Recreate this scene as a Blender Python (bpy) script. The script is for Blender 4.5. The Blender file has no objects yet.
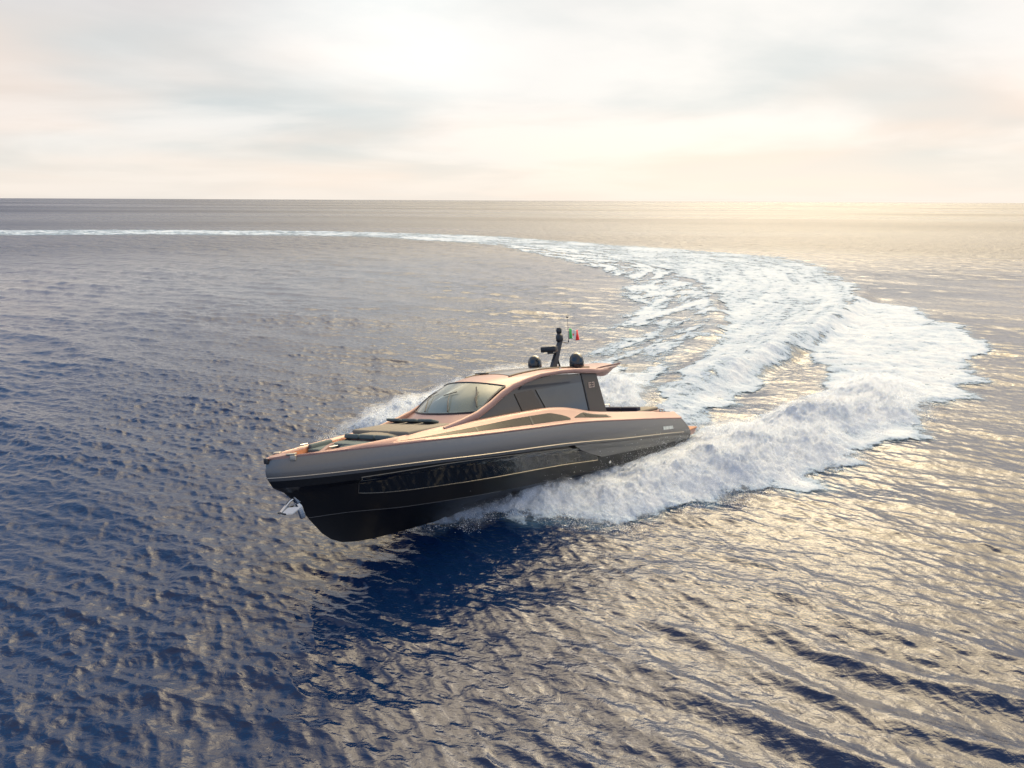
import bpy, bmesh, math, random
import numpy as np
from mathutils import Matrix, Vector
rad = math.radians
rng = np.random.default_rng(7)
random.seed(7)
S = bpy.context.scene
COL = S.collection

# ------------------------------------------------------------------ camera
CAM_H, FPX, PITCH, ROLL = 13.21, 711.0, rad(14.5), rad(0.28)
cd = bpy.data.cameras.new('camera'); cam = bpy.data.objects.new('camera', cd); COL.objects.link(cam)
cam.matrix_world = Matrix.Translation((0, 0, CAM_H)) @ Matrix.Rotation(math.pi/2 - PITCH, 4, 'X') @ Matrix.Rotation(ROLL, 4, 'Z')
cd.sensor_width = 36; cd.lens = FPX / 1024 * 36; cd.clip_end = 60000; cd.clip_start = 0.1
S.camera = cam

# ------------------------------------------------------------------ world and sun
SUN_AZ, SUN_EL = rad(17), rad(31)          # azimuth to the right of straight ahead (+Y)
sdir = Vector((math.sin(SUN_AZ)*math.cos(SUN_EL), math.cos(SUN_AZ)*math.cos(SUN_EL), math.sin(SUN_EL)))
W = bpy.data.worlds.new('World'); S.world = W; W.use_nodes = True
nt = W.node_tree; nt.nodes.clear()
def N(t, nt=None, **k):
    n = (nt or globals()['nt']).nodes.new(t)
    for a, b in k.items(): setattr(n, a, b)
    return n
def link(a, b, nt=None): (nt or globals()['nt']).links.new(a, b)
def mathn(op, a, b=None, nt=None, clamp=False):
    n = N('ShaderNodeMath', nt, operation=op, use_clamp=clamp)
    for i, v in enumerate((a, b)):
        if v is None: continue
        if isinstance(v, (int, float)): n.inputs[i].default_value = v
        else: link(v, n.inputs[i], nt)
    return n.outputs[0]
def mixc(f, a, b, nt=None):
    n = N('ShaderNodeMix', nt, data_type='RGBA')
    for s, v in ((0, f), (6, a), (7, b)):
        if isinstance(v, (int, float)): n.inputs[s].default_value = v
        elif isinstance(v, tuple): n.inputs[s].default_value = (*v, 1)
        else: link(v, n.inputs[s], nt)
    return n.outputs[2]
def ramp(f, stops, nt=None, interp='EASE'):
    n = N('ShaderNodeValToRGB', nt); r = n.color_ramp; r.interpolation = interp
    while len(r.elements) < len(stops): r.elements.new(0.5)
    for e, (p, c) in zip(r.elements, stops):
        e.position = p; e.color = (*c, 1) if isinstance(c, tuple) else (c, c, c, 1)
    link(f, n.inputs[0], nt)
    return n.outputs[0]
sky = N('ShaderNodeTexSky', sky_type='NISHITA'); sky.sun_disc = False
sky.sun_elevation = SUN_EL; sky.sun_rotation = SUN_AZ; sky.air_density = 1.0; sky.dust_density = 2.0
bgs = N('ShaderNodeBackground'); bgs.inputs[1].default_value = 0.09; link(sky.outputs[0], bgs.inputs[0])
tc = N('ShaderNodeTexCoord'); d = tc.outputs['Generated']
sep = N('ShaderNodeSeparateXYZ'); link(d, sep.inputs[0])
dot = N('ShaderNodeVectorMath', operation='DOT_PRODUCT'); link(d, dot.inputs[0]); dot.inputs[1].default_value = sdir
ang = mathn('ARCCOSINE', dot.outputs['Value'])
# cloud deck: noise over the plane of the clouds, flattened towards the horizon
zz = mathn('ADD', mathn('MAXIMUM', sep.outputs[2], 0.0), 0.10)
cx = mathn('DIVIDE', sep.outputs[0], zz); cy = mathn('DIVIDE', sep.outputs[1], zz)
cv = N('ShaderNodeCombineXYZ'); link(cx, cv.inputs[0]); link(cy, cv.inputs[1])
mp = N('ShaderNodeMapping'); link(cv.outputs[0], mp.inputs[0]); mp.inputs['Location'].default_value = (3.1, 1.7, 0); mp.inputs['Scale'].default_value = (1.0, 1.0, 1)
n1 = N('ShaderNodeTexNoise'); n1.inputs['Scale'].default_value = 0.42; n1.inputs['Detail'].default_value = 7; n1.inputs['Roughness'].default_value = 0.5; n1.inputs['Distortion'].default_value = 0.35
link(mp.outputs[0], n1.inputs[0])
cl = ramp(n1.outputs[0], [(0.38, 0.0), (0.62, 1.0)])
n2 = N('ShaderNodeTexNoise'); n2.inputs['Scale'].default_value = 0.3; n2.inputs['Detail'].default_value = 3
link(mp.outputs[0], n2.inputs[0])
wm = ramp(n2.outputs[0], [(0.38, 0.0), (0.62, 1.0)])
grey = mixc(wm, (0.66, 0.71, 0.72), (0.94, 0.80, 0.71))
white = mixc(wm, (0.95, 0.93, 0.90), (1.06, 0.96, 0.89))
base = mixc(cl, grey, white)
base = mixc(ramp(sep.outputs[2], [(0.01, 0.75), (0.09, 0.0)]), base, (1.02, 0.93, 0.84))
# thicker, bluer cloud overhead, to the left and behind the viewer; thin bright cloud about the sun
az = mathn('ADD', mathn('MULTIPLY', sep.outputs[0], 0.55), mathn('MULTIPLY', sep.outputs[1], 0.35))
hi = ramp(sep.outputs[2], [(0.17, 0.0), (0.40, 1.0)])
thick = mathn('MULTIPLY', hi, ramp(ang, [(0.45, 0.0), (1.0, 1.0)], interp='EASE'))
back = ramp(sep.outputs[1], [(0.0, 1.0), (0.55, 0.0)])
backn = mathn('MAXIMUM', thick, back)
deck = mixc(backn, base, mixc(cl, (0.22, 0.50, 0.98), (0.84, 0.76, 0.72)))
bgc = N('ShaderNodeBackground'); link(deck, bgc.inputs[0]); bgc.inputs[1].default_value = 1.0
glow = ramp(mathn('DIVIDE', ang, 1.2), [(0.0, 1.0), (0.25, 0.75), (0.50, 0.28), (0.80, 0.0)])
gcol = mixc(1.0, (0, 0, 0), (1.0, 0.79, 0.46))
bgg = N('ShaderNodeBackground'); link(gcol, bgg.inputs[0])
n4 = N('ShaderNodeTexNoise'); n4.inputs['Scale'].default_value = 1.3; n4.inputs['Detail'].default_value = 6; link(mp.outputs[0], n4.inputs[0])
break_ = mathn('ADD', mathn('MULTIPLY', ramp(n4.outputs[0], [(0.40, 0.0), (0.60, 1.0)]), 1.15), 0.42)
GLOW = 4.8
link(mathn('MULTIPLY', mathn('MULTIPLY', mathn('MULTIPLY', glow, break_), ramp(sep.outputs[2], [(0.28, 0.0), (0.54, 1.0)])), GLOW), bgg.inputs[1])
mx = N('ShaderNodeMixShader'); mx.inputs[0].default_value = 0.9; link(bgs.outputs[0], mx.inputs[1]); link(bgc.outputs[0], mx.inputs[2])
ad = N('ShaderNodeAddShader'); link(mx.outputs[0], ad.inputs[0]); link(bgg.outputs[0], ad.inputs[1])
# second, wider bright patch in the cloud, above the frame to the right
s2 = Vector((math.sin(rad(42))*math.cos(rad(44)), math.cos(rad(42))*math.cos(rad(44)), math.sin(rad(44))))
dot2 = N('ShaderNodeVectorMath', operation='DOT_PRODUCT'); link(d, dot2.inputs[0]); dot2.inputs[1].default_value = s2
g2 = ramp(mathn('ARCCOSINE', dot2.outputs['Value']), [(0.0, 1.0), (0.35, 0.8), (0.80, 0.0)])
bg2 = N('ShaderNodeBackground'); link(gcol, bg2.inputs[0]); link(mathn('MULTIPLY', mathn('MULTIPLY', mathn('MULTIPLY', g2, break_), ramp(sep.outputs[2], [(0.26, 0.0), (0.50, 1.0)])), 6.6), bg2.inputs[1])
s3 = Vector((math.sin(rad(-9))*math.cos(rad(15)), math.cos(rad(-9))*math.cos(rad(15)), math.sin(rad(15))))
dot3 = N('ShaderNodeVectorMath', operation='DOT_PRODUCT'); link(d, dot3.inputs[0]); dot3.inputs[1].default_value = s3
bg3 = N('ShaderNodeBackground'); bg3.inputs[0].default_value = (1, .93, .82, 1); link(mathn('MULTIPLY', ramp(mathn('ARCCOSINE', dot3.outputs['Value']), [(0.0, 1.0), (0.24, 0.0)]), .22), bg3.inputs[1])
ad3 = N('ShaderNodeAddShader'); link(bg2.outputs[0], ad3.inputs[0]); link(bg3.outputs[0], ad3.inputs[1]); bg2 = ad3
ad2 = N('ShaderNodeAddShader'); link(ad.outputs[0], ad2.inputs[0]); link(bg2.outputs[0], ad2.inputs[1])
wo = N('ShaderNodeOutputWorld'); link(ad2.outputs[0], wo.inputs[0])

sl = bpy.data.lights.new('sun', 'SUN'); sl.energy = 0.5; sl.angle = rad(30); sl.color = (1.0, 0.86, 0.68)
sun = bpy.data.objects.new('sun', sl); COL.objects.link(sun)
sun.rotation_euler = sdir.to_track_quat('Z', 'Y').to_euler()
V = S.view_settings; V.view_transform = 'Standard'; V.look = 'None'; V.exposure = 0.0; V.gamma = 1.0; V.use_curve_mapping = False
S.cycles.max_bounces = 8; S.cycles.transparent_max_bounces = 24

# ------------------------------------------------------------------ helpers
def tag(o, label=None, cat=None, group=None, kind=None):
    if label: o['label'] = label
    if cat: o['category'] = cat
    if group: o['group'] = group
    if kind: o['kind'] = kind
    return o
def mesh(name, verts, faces, mat=None, parent=None, smooth=True, sharp=35):
    m = bpy.data.meshes.new(name); m.from_pydata([tuple(map(float, v)) for v in verts], [], faces); m.validate(); m.update()
    o = bpy.data.objects.new(name, m); COL.objects.link(o)
    if mat: m.materials.append(mat)
    if parent: o.parent = parent
    if smooth and len(m.polygons):
        m.polygons.foreach_set('use_smooth', [True]*len(m.polygons))
        m.set_sharp_from_angle(angle=rad(sharp))
    return o
class MB:
    """collects shapes, then links them as ONE mesh object"""
    def __init__(s): s.v = []; s.f = []
    def add(s, v, f):
        k = len(s.v); s.v += [tuple(map(float, p)) for p in v]; s.f += [tuple(i + k for i in q) for q in f]; return s
    def grid(s, P, closed=False):
        P = np.asarray(P, float); a, b = P.shape[:2]
        f = []
        for i in range(a-1):
            for j in range(b if closed else b-1):
                j2 = (j+1) % b
                f.append((i*b+j, i*b+j2, (i+1)*b+j2, (i+1)*b+j))
        return s.add(P.reshape(-1, 3), f)
    def box(s, c, h, rot=None, bev=0.0):
        c = np.array(c, float); hx, hy, hz = h
        bm = bmesh.new(); bmesh.ops.create_cube(bm, size=2)
        for v in bm.verts: v.co = Vector((v.co.x*hx, v.co.y*hy, v.co.z*hz))
        if bev: bmesh.ops.bevel(bm, geom=bm.edges[:], offset=min(bev, .9*min(h)), segments=3, profile=.5, affect='EDGES')
        bm.verts.index_update()
        R_ = rot if rot is not None else Matrix.Identity(3)
        v = [np.array(R_ @ q.co) + c for q in bm.verts]; f = [[w.index for w in q.verts] for q in bm.faces]; bm.free()
        return s.add(v, f)
    def tube(s, pts, r, n=8, cap=True):
        pts = [Vector(p) for p in pts]; rs = r if isinstance(r, (list, tuple)) else [r]*len(pts)
        rings = []
        up = Vector((0, 0, 1))
        for i, p in enumerate(pts):
            t = (pts[min(i+1, len(pts)-1)] - pts[max(i-1, 0)]).normalized()
            a = t.cross(up)
            if a.length < 1e-3: a = t.cross(Vector((1, 0, 0)))
            a.normalize(); b = t.cross(a)
            rings.append([p + (a*math.cos(2*math.pi*k/n) + b*math.sin(2*math.pi*k/n))*rs[i] for k in range(n)])
        k0 = len(s.v); s.grid(rings, closed=True)
        if cap:
            s.f.append(tuple(k0 + k for k in range(n))[::-1]); e = k0 + (len(pts)-1)*n; s.f.append(tuple(e + k for k in range(n)))
        return s
    def lathe(s, c, prof, n=28, rot=None):
        R_ = rot if rot is not None else Matrix.Identity(3)
        P = [[np.array(R_ @ Vector((r*math.cos(2*math.pi*k/n), r*math.sin(2*math.pi*k/n), z))) + np.array(c, float) for k in range(n)] for r, z in prof]
        return s.grid(P, closed=True)
    def plate(s, top, thick):
        """closed slab: polygon (list of 3D points) pushed by the vector thick"""
        n = len(top); t = np.array(top, float); b = t + np.array(thick, float)
        f = [tuple(range(n)), tuple(range(2*n-1, n-1, -1))] + [(i, n+i, n+(i+1) % n, (i+1) % n) for i in range(n)]
        return s.add(np.vstack([t, b]), f)
    def build(s, name, mat, parent=None, sharp=35): return mesh(name, s.v, s.f, mat, parent, sharp=sharp)
def empty(name, loc=(0, 0, 0)):
    o = bpy.data.objects.new(name, None); COL.objects.link(o); o.location = loc; return o

def pchip(xs, ys_):
    xs = np.array(xs, float); ys_ = np.array(ys_, float)
    o = np.argsort(xs); xs = xs[o]; ys_ = ys_[o]
    h = np.diff(xs); dl = np.diff(ys_)/h; m = np.zeros(len(xs)); m[0] = dl[0]; m[-1] = dl[-1]
    for i in range(1, len(xs)-1):
        if dl[i-1]*dl[i] > 0:
            w1 = 2*h[i]+h[i-1]; w2 = h[i]+2*h[i-1]; m[i] = (w1+w2)/(w1/dl[i-1]+w2/dl[i])
    def f(x):
        x = np.clip(np.asarray(x, float), xs[0], xs[-1]); i = np.clip(np.searchsorted(xs, x)-1, 0, len(xs)-2)
        t = (x-xs[i])/h[i]; t2 = t*t; t3 = t2*t
        return (2*t3-3*t2+1)*ys_[i]+(t3-2*t2+t)*h[i]*m[i]+(-2*t3+3*t2)*ys_[i+1]+(t3-t2)*h[i]*m[i+1]
    return f

# ------------------------------------------------------------------ materials
def mat(name, col, rough=.5, metal=0.0, coat=0.0, spec=.5, noise=0.0, nscale=8.0, bump=0.0, bscale=40.0):
    m = bpy.data.materials.new(name); m.use_nodes = True; t = m.node_tree; b = t.nodes['Principled BSDF']
    b.inputs['Base Color'].default_value = (*col, 1); b.inputs['Roughness'].default_value = rough; b.inputs['Metallic'].default_value = metal
    b.inputs['Coat Weight'].default_value = coat; b.inputs['Coat Roughness'].default_value = .06; b.inputs['Specular IOR Level'].default_value = spec
    tcn = N('ShaderNodeTexCoord', t)
    n = N('ShaderNodeTexNoise', t); n.inputs['Scale'].default_value = nscale; n.inputs['Detail'].default_value = 4; link(tcn.outputs['Object'], n.inputs[0], t)
    c = mixc(n.outputs[0], tuple(x*(1-noise) for x in col), tuple(min(1, x*(1+noise)) for x in col), t); link(c, b.inputs['Base Color'], t)
    r = mathn('ADD', mathn('MULTIPLY', n.outputs[0], rough*.5, t), rough*.75, t); link(r, b.inputs['Roughness'], t)
    if bump:
        n3 = N('ShaderNodeTexNoise', t); n3.inputs['Scale'].default_value = bscale; link(tcn.outputs['Object'], n3.inputs[0], t)
        bp = N('ShaderNodeBump', t); bp.inputs['Strength'].default_value = bump; bp.inputs['Distance'].default_value = .02
        link(n3.outputs[0], bp.inputs['Height'], t); link(bp.outputs[0], b.inputs['Normal'], t)
    return m
M_grey = mat('grey_metallic_paint', (.165, .162, .157), .36, .45, .35, noise=.06)
M_rose = mat('rose_metallic_paint', (.33, .205, .182), .44, .25, .3, noise=.05)
M_black = mat('black_gloss_paint', (.010, .010, .011), .10, 0, .6, noise=.1)
M_bottom = mat('black_bottom_paint', (.012, .012, .012), .34, 0, .12, noise=.2)
M_glass = mat('dark_glass', (.012, .013, .012), .035, 0, 1.0, noise=.1)
M_sglass = mat('smoked_side_glass', (.070, .060, .044), .05, .25, .8, noise=.1)
M_olive = mat('bronze_panel_paint', (.10, .085, .068), .38, .5, .2, noise=.05)
M_steel = mat('polished_steel', (.72, .70, .66), .18, 1.0, noise=.05)
M_trim = mat('pale_metal_trim', (.46, .41, .34), .35, .7, noise=.03)
M_rubber = mat('black_plastic', (.018, .018, .020), .35, 0, .2, noise=.2)
M_dome = mat('dome_black_gloss', (.012, .016, .018), .14, 0, .7, noise=.1)
M_cush = mat('slate_blue_cushion', (.085, .115, .125), .85, noise=.12, bump=.25, bscale=60)
M_pad = mat('beige_sunpad', (.20, .18, .15), .85, noise=.08, bump=.2, bscale=60)
M_smoke = mat('smoked_acrylic', (.022, .019, .017), .28, 0, 0, spec=.3, noise=.15, nscale=2)
M_navy = mat('navy_cushion', (.022, .025, .05), .8, noise=.15, bump=.2)
M_int = mat('cream_interior', (.72, .68, .58), .6, noise=.1)
M_letter = mat('pale_lettering', (.62, .66, .64), .4, .3)
M_flagc = {k: mat('flag_'+k, c, .8, noise=.05) for k, c in (('green', (.02, .33, .09)), ('white', (.75, .75, .72)), ('red', (.72, .03, .03)))}

def teak():
    m = mat('teak_planks', (.40, .17, .075), .6, noise=.15, nscale=5); t = m.node_tree; b = t.nodes['Principled BSDF']
    tcn = N('ShaderNodeTexCoord', t); mpn = N('ShaderNodeMapping', t); mpn.inputs['Scale'].default_value = (.6, 18, 1); link(tcn.outputs['Object'], mpn.inputs[0], t)
    w = N('ShaderNodeTexWave', t, wave_type='BANDS', bands_direction='Y'); w.inputs['Scale'].default_value = .5; link(mpn.outputs[0], w.inputs[0], t)
    src = b.inputs['Base Color'].links[0].from_socket
    c = mixc(ramp(w.outputs[1], [(0.03, 0.0), (0.10, 1.0)], t), (.04, .03, .025), src, t); link(c, b.inputs['Base Color'], t)
    return m
M_teak = teak()

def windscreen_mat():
    m = bpy.data.materials.new('tinted_windscreen_sky_sheen'); m.use_nodes = True; t = m.node_tree; b = t.nodes['Principled BSDF']
    b.inputs['Base Color'].default_value = (.27, .32, .29, 1); b.inputs['Roughness'].default_value = .05; b.inputs['Coat Weight'].default_value = 1  # pale base colour paints a bright sky reflection into the glass
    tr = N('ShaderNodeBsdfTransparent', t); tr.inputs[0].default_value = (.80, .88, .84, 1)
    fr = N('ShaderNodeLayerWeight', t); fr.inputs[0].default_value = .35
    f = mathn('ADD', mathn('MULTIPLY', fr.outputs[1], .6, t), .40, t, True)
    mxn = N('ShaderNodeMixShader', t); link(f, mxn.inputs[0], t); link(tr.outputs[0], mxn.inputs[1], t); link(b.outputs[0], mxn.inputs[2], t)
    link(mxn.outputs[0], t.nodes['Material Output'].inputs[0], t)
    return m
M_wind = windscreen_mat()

# ------------------------------------------------------------------ noise on arrays
def _h(ix, iy, s):
    n = (ix.astype(np.int64)*374761393 + iy.astype(np.int64)*668265263 + s*1442695041) & 0x7fffffff
    n = ((n ^ (n >> 13))*1274126177) & 0x7fffffff
    return ((n ^ (n >> 16)) & 0xffff)/65535.0
def vnoise(x, y, s=0):
    ix = np.floor(x); iy = np.floor(y); fx = x-ix; fy = y-iy; ix = ix.astype(np.int64); iy = iy.astype(np.int64)
    u = fx*fx*fx*(fx*(fx*6-15)+10); v = fy*fy*fy*(fy*(fy*6-15)+10)
    a = _h(ix, iy, s); b = _h(ix+1, iy, s); c = _h(ix, iy+1, s); d_ = _h(ix+1, iy+1, s)
    return (a*(1-u)+b*u)*(1-v)+(c*(1-u)+d_*u)*v
def fbm(x, y, o=4, s=0, g=.5):
    r = 0; a = 1; t = 0
    for i in range(o):
        c_, s_ = math.cos(i*1.3+.4), math.sin(i*1.3+.4)
        r = r + a*vnoise((x*c_-y*s_)*2**i, (x*s_+y*c_)*2**i, s+i*17); t += a; a *= g
    return r/t
def sstep(a, b, x):
    t = np.clip((x-a)/(b-a), 0, 1); return t*t*(3-2*t)

def at(px, py):
    """the point of the calm water seen at that pixel of the photograph"""
    c_, s_ = math.cos(ROLL), math.sin(ROLL); a = (px-512)/FPX; b = (384-py)/FPX
    a, b = a*c_ - b*s_, a*s_ + b*c_
    dx, dy, dz = a, math.cos(PITCH)+b*math.sin(PITCH), -math.sin(PITCH)+b*math.cos(PITCH)
    t = -CAM_H/dz
    return (dx*t, dy*t)
def sd_poly(x, y, poly):
    """distance to a closed outline, positive inside"""
    P = np.array(poly, float); Q = np.roll(P, -1, 0); dmin = np.full(x.shape, 1e9); ins = np.zeros(x.shape, bool)
    for (ax, ay), (bx, by) in zip(P, Q):
        ex, ey = bx-ax, by-ay; t = np.clip(((x-ax)*ex+(y-ay)*ey)/(ex*ex+ey*ey+1e-12), 0, 1)
        dmin = np.minimum(dmin, np.hypot(x-ax-t*ex, y-ay-t*ey))
        cnd = (ay > y) != (by > y)
        with np.errstate(divide='ignore', invalid='ignore'):
            ins ^= cnd & (x < (bx-ax)*(y-ay)/(by-ay)+ax)
    return np.where(ins, dmin, -dmin)
def sd_line(x, y, pts):
    """distance to an open line, arc fraction along it, and the signed side (left of the direction is positive)"""
    P = np.array(pts, float); L = np.r_[0, np.cumsum(np.hypot(*np.diff(P, axis=0).T))]; best = np.full(x.shape, 1e9); u = np.zeros(x.shape); sg = np.zeros(x.shape)
    for i in range(len(P)-1):
        ax, ay = P[i]; ex, ey = P[i+1]-P[i]; ll = ex*ex+ey*ey; t = np.clip(((x-ax)*ex+(y-ay)*ey)/ll, 0, 1)
        dd = np.hypot(x-ax-t*ex, y-ay-t*ey); k = dd < best
        best = np.where(k, dd, best); u = np.where(k, (L[i]+t*math.sqrt(ll))/L[-1], u)
        sg = np.where(k, np.sign(ex*(y-ay)-ey*(x-ax)), sg)
    return best, u, sg
PX = lambda l: [at(*p) for p in l]

# ------------------------------------------------------------------ the wake, traced on the water
OUT = PX([(405,530),(430,519),(480,500),(560,470),(640,450),(700,428),(740,422),(770,409),(808,392),(816,372),(798,356),(822,328),(850,298),(925,308),(940,322),(968,326),(1003,350),(978,360),(994,384),(972,388),(985,402),(930,407),(925,424),(938,438),(905,446),(868,452),(872,470),(812,474),(850,486),(800,503),(770,492),(745,508),(715,516),(690,511),(650,519),(618,524),(606,532),(575,524),(540,527),(500,522),(470,530),(450,526),(430,533)])
HEAVY = PX([(410,528),(430,519),(480,500),(560,470),(640,450),(700,428),(740,426),(790,404),(830,385),(880,372),(925,390),(925,420),(860,440),(850,462),(790,484),(740,500),(690,508),(650,516),(610,530),(560,520),(500,518),(460,527)])
TRACK = PX([(640,415),(655,398),(690,365),(715,340),(722,318),(716,298),(690,281),(650,268),(590,255),(520,247),(440,242),(380,238),(300,236),(150,235),(0,235.5),(-160,237),(-160,231),(0,230),(150,229.5),(300,230.5),(400,232.5),(500,236),(600,243),(700,250),(790,257),(835,268),(862,288),(856,312),(828,340),(790,360),(755,390),(738,405),(715,425),(700,432),(670,430)])
LACE = PX([(480,243),(540,256),(590,268),(622,282),(612,296),(634,306),(600,320),(575,332),(612,340),(560,352),(540,362),(560,380),(600,396),(640,405),(668,392),(695,362),(722,330),(724,305),(712,290),(680,272),(600,250)])
CALM = PX([(744,412),(756,396),(780,374),(810,360),(826,364),(824,380),(806,394),(775,405),(752,414)])
STAR = PX([(318,440),(345,427),(372,416),(400,403),(428,394),(470,384),(540,372),(600,372),(650,392),(660,420),(560,450),(450,450),(380,445)])
RIDGE = PX([(648,412),(680,394),(720,376),(765,356),(810,334),(845,312),(866,290)])
RIDGE2 = PX([(610,372),(660,362),(700,345),(718,322),(712,300),(690,285)])

TRACKLINE = PX([(690,425),(740,385),(800,335),(830,310),(838,288),(810,270),(740,258),(640,250),(520,240),(400,236),(200,233),(0,232)])
def wake_height(x, y):
    z = np.zeros_like(x)
    k = (x > -20) & (x < 75) & (y > 20) & (y < 150)
    if not k.any(): return z
    xx, yy = x[k], y[k]
    d_, u, sg = sd_line(xx, yy, RIDGE); s = d_*sg      # direction away from the stern: left of it is the inside of the turn
    h = .85*np.exp(-np.where(s > 0, s/3.4, -s/1.7)**2) - .30*np.exp(-((s+2.6)/1.6)**2)
    taper = sstep(0, .12, u)*(1-.6*sstep(.55, 1, u))
    zz_ = h*taper*(1+.35*(fbm(xx*.3, yy*.3, 3, 5)-.5))
    d_, u, sg = sd_line(xx, yy, RIDGE2); s = d_*sg
    zz_ += .45*np.exp(-np.where(s > 0, s/3., -s/1.6)**2)*sstep(0, .3, u)*(1-sstep(.7, 1, u))
    z[k] = zz_
    return z

# waves: (wavelength, direction, slope, phase)
WV = []
for i in range(130):
    lam = 0.28*(14/0.28)**rng.random(); th = rng.normal(rad(248), rad(32)); WV.append((lam, th, rng.uniform(.6, 1.3), rng.uniform(0, 6.283)))
def waves(x, y, sp):
    dx = np.zeros_like(x); dy = np.zeros_like(x); dz = np.zeros_like(x); detail = np.zeros_like(x)
    gust = .15+1.6*fbm(x*.06, y*.06, 4, 3)
    for lam, th, s, ph in WV:
        k = 2*math.pi/lam; kx, ky = math.cos(th)*k, math.sin(th)*k
        env = (.034 if lam < 1.2 else .018 if lam < 4 else .009)*s/k
        w = sstep(2.0, 4.5, lam/sp); m = w > 0
        if not m.any(): continue
        xm, ym = x[m], y[m]
        a = env*w[m]*(gust[m] if lam < 4 else 1)
        p = kx*xm+ky*ym+ph+ 1.2*np.sin(.11*k*ym+ph*3)
        c_, s_ = np.cos(p), np.sin(p)
        dz[m] += a*(c_ + .25*np.cos(2*p)); dx[m] -= .8*a*s_*math.cos(th); dy[m] -= .8*a*s_*math.sin(th)
    # the boat's own spreading wave train, near right
    k = (x > -6) & (x < 40) & (y > 3) & (y < 34)
    xx, yy = x[k], y[k]
    q = xx*.56+yy*.83; r = xx*.83-yy*.56
    env = sstep(-9, 3, r+2)*(1-sstep(18, 32, r))*sstep(8, 11, q)*(1-sstep(20, 27, q))
    ph = q*2*math.pi/2.2 + 1.9*(fbm(xx*.12, yy*.12, 2, 8)-.5)*4
    amp = .09*env*(.35+1.5*vnoise(r*.16, q*.5, 21))
    dz[k] += amp*(np.cos(ph)+.3*np.cos(2*ph))
    return dx, dy, dz

th = np.r_[np.linspace(1.5, .80, 18)[:-1], np.linspace(.80, .0006, 1180)]
R_r = CAM_H/np.tan(th)
azf = np.linspace(rad(-43), rad(43), 1440); azc = np.linspace(rad(43), rad(317), 130)[1:-1]
az_ = np.r_[azf, azc]; NR, NA = len(R_r), len(az_)
RR, AA = np.meshgrid(R_r, az_, indexing='ij')
GX = (RR*np.sin(AA)).ravel(); GY = (RR*np.cos(AA)).ravel()
dr = np.abs(np.gradient(R_r)); da = np.r_[np.full(len(azf), azf[1]-azf[0]), np.full(len(azc), azc[1]-azc[0])]
SP = np.maximum(dr[:, None]*.55, RR*da[None, :]).ravel()
DX, DY, DZ = waves(GX, GY, SP)
WH = wake_height(GX, GY)

def abeam(x, y):
    """how much room there is for spray: little right against the yacht's side"""
    dx, dy = x-8.13, y-39.65; c_, s_ = math.cos(rad(227.31)), math.sin(rad(227.31)); lx = dx*c_+dy*s_; ly = -dx*s_+dy*c_
    near = sstep(-2.5, .5, lx)*(1-sstep(8, 13, lx)); return 1-near*.68*(1-sstep(2.6, 5.2, np.abs(ly)))
def coverage(x, y):
    """foam cover 0..1 and spray height over the water"""
    c = np.zeros_like(x); hh = np.zeros_like(x)
    k = (y > 20) & (y < 420) & (x > -420) & (x < 80) & ((y > 200) | (x > -25))
    xx, yy = x[k], y[k]; dist = np.hypot(xx, yy)
    e = (fbm(xx*.35, yy*.35, 5, 2)-.5)
    e2 = (fbm(xx*1.3, yy*1.3, 4, 9)-.5)
    far = sstep(90, 220, dist)
    so = sd_poly(xx, yy, OUT); sh = sd_poly(xx, yy, HEAVY); st = sd_poly(xx, yy, TRACK); sl_ = sd_poly(xx, yy, LACE); sc_ = sd_poly(xx, yy, CALM); sb = sd_poly(xx, yy, STAR)
    cov = (.92+.6*(fbm(xx*.3, yy*.8, 4, 71)-.5))*sstep(-.25, 1.8, so+2.2*e+1.2*e2)
    cov = np.maximum(cov, 1.0*sstep(-.3, .9, sh+1.0*e+.6*e2))
    wt = 1.2+6*far
    streak = fbm(xx*.10+yy*.03, yy*.22, 4, 31)
    # streaks run along the track
    du, uu, sgu = sd_line(xx, yy, TRACKLINE); run = fbm(uu*30, du*sgu*.9, 4, 61)
    ct = (.80+.0*far+.50*(run-.5)+.25*(streak-.5))*sstep(-.3, 1.0, (st+3*e*(1+2*far))/wt)
    ct = ct*(1-far*.28*sstep(.35, .7, fbm(uu*60, sgu*du*.15, 3, 67)))
    cov = np.maximum(cov, ct)
    streak = fbm(xx*.10+yy*.03, yy*.22, 4, 31)
    cov = np.maximum(cov, sstep(-.5, 3., sl_+3*e)*(.22+.74*sstep(.32, .64, fbm(uu*70, sgu*du*.55, 6, 35, .62)*.8+streak*.2)))
    cov *= 1-.92*sstep(-.5, .8, sc_+1.2*e)
    cov = np.maximum(cov, .95*sstep(-.2, 1.4, sb+1.5*e+e2))
    # coarse churn inside the white water
    cov *= .80+.42*fbm(xx*1.1, yy*1.1, 4, 83)
    lump = fbm(xx*.55, yy*.55, 5, 41, .55); l2 = 1-np.abs(2*fbm(xx*1.5, yy*1.5, 4, 51)-1)
    grow = sstep(-9, -2, xx)*(1-.85*sstep(36, 56, yy))
    h = 1.15*sstep(-.1, 3.0, sh+.9*e)*(.30+1.0*lump*l2)*(.42+.75*grow)
    h = h*abeam(xx, yy)
    h = np.maximum(h, .9*sstep(0, 2.2, sb+.8*e)*(.4+1.0*lump*l2))
    h = h + .16*cov*(lump*l2) + .22*cov*e2
    c[k] = cov; hh[k] = h
    return c, hh
COV, HF = coverage(GX, GY)
SEA_Z = DZ*(1-.35*COV) + WH

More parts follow.
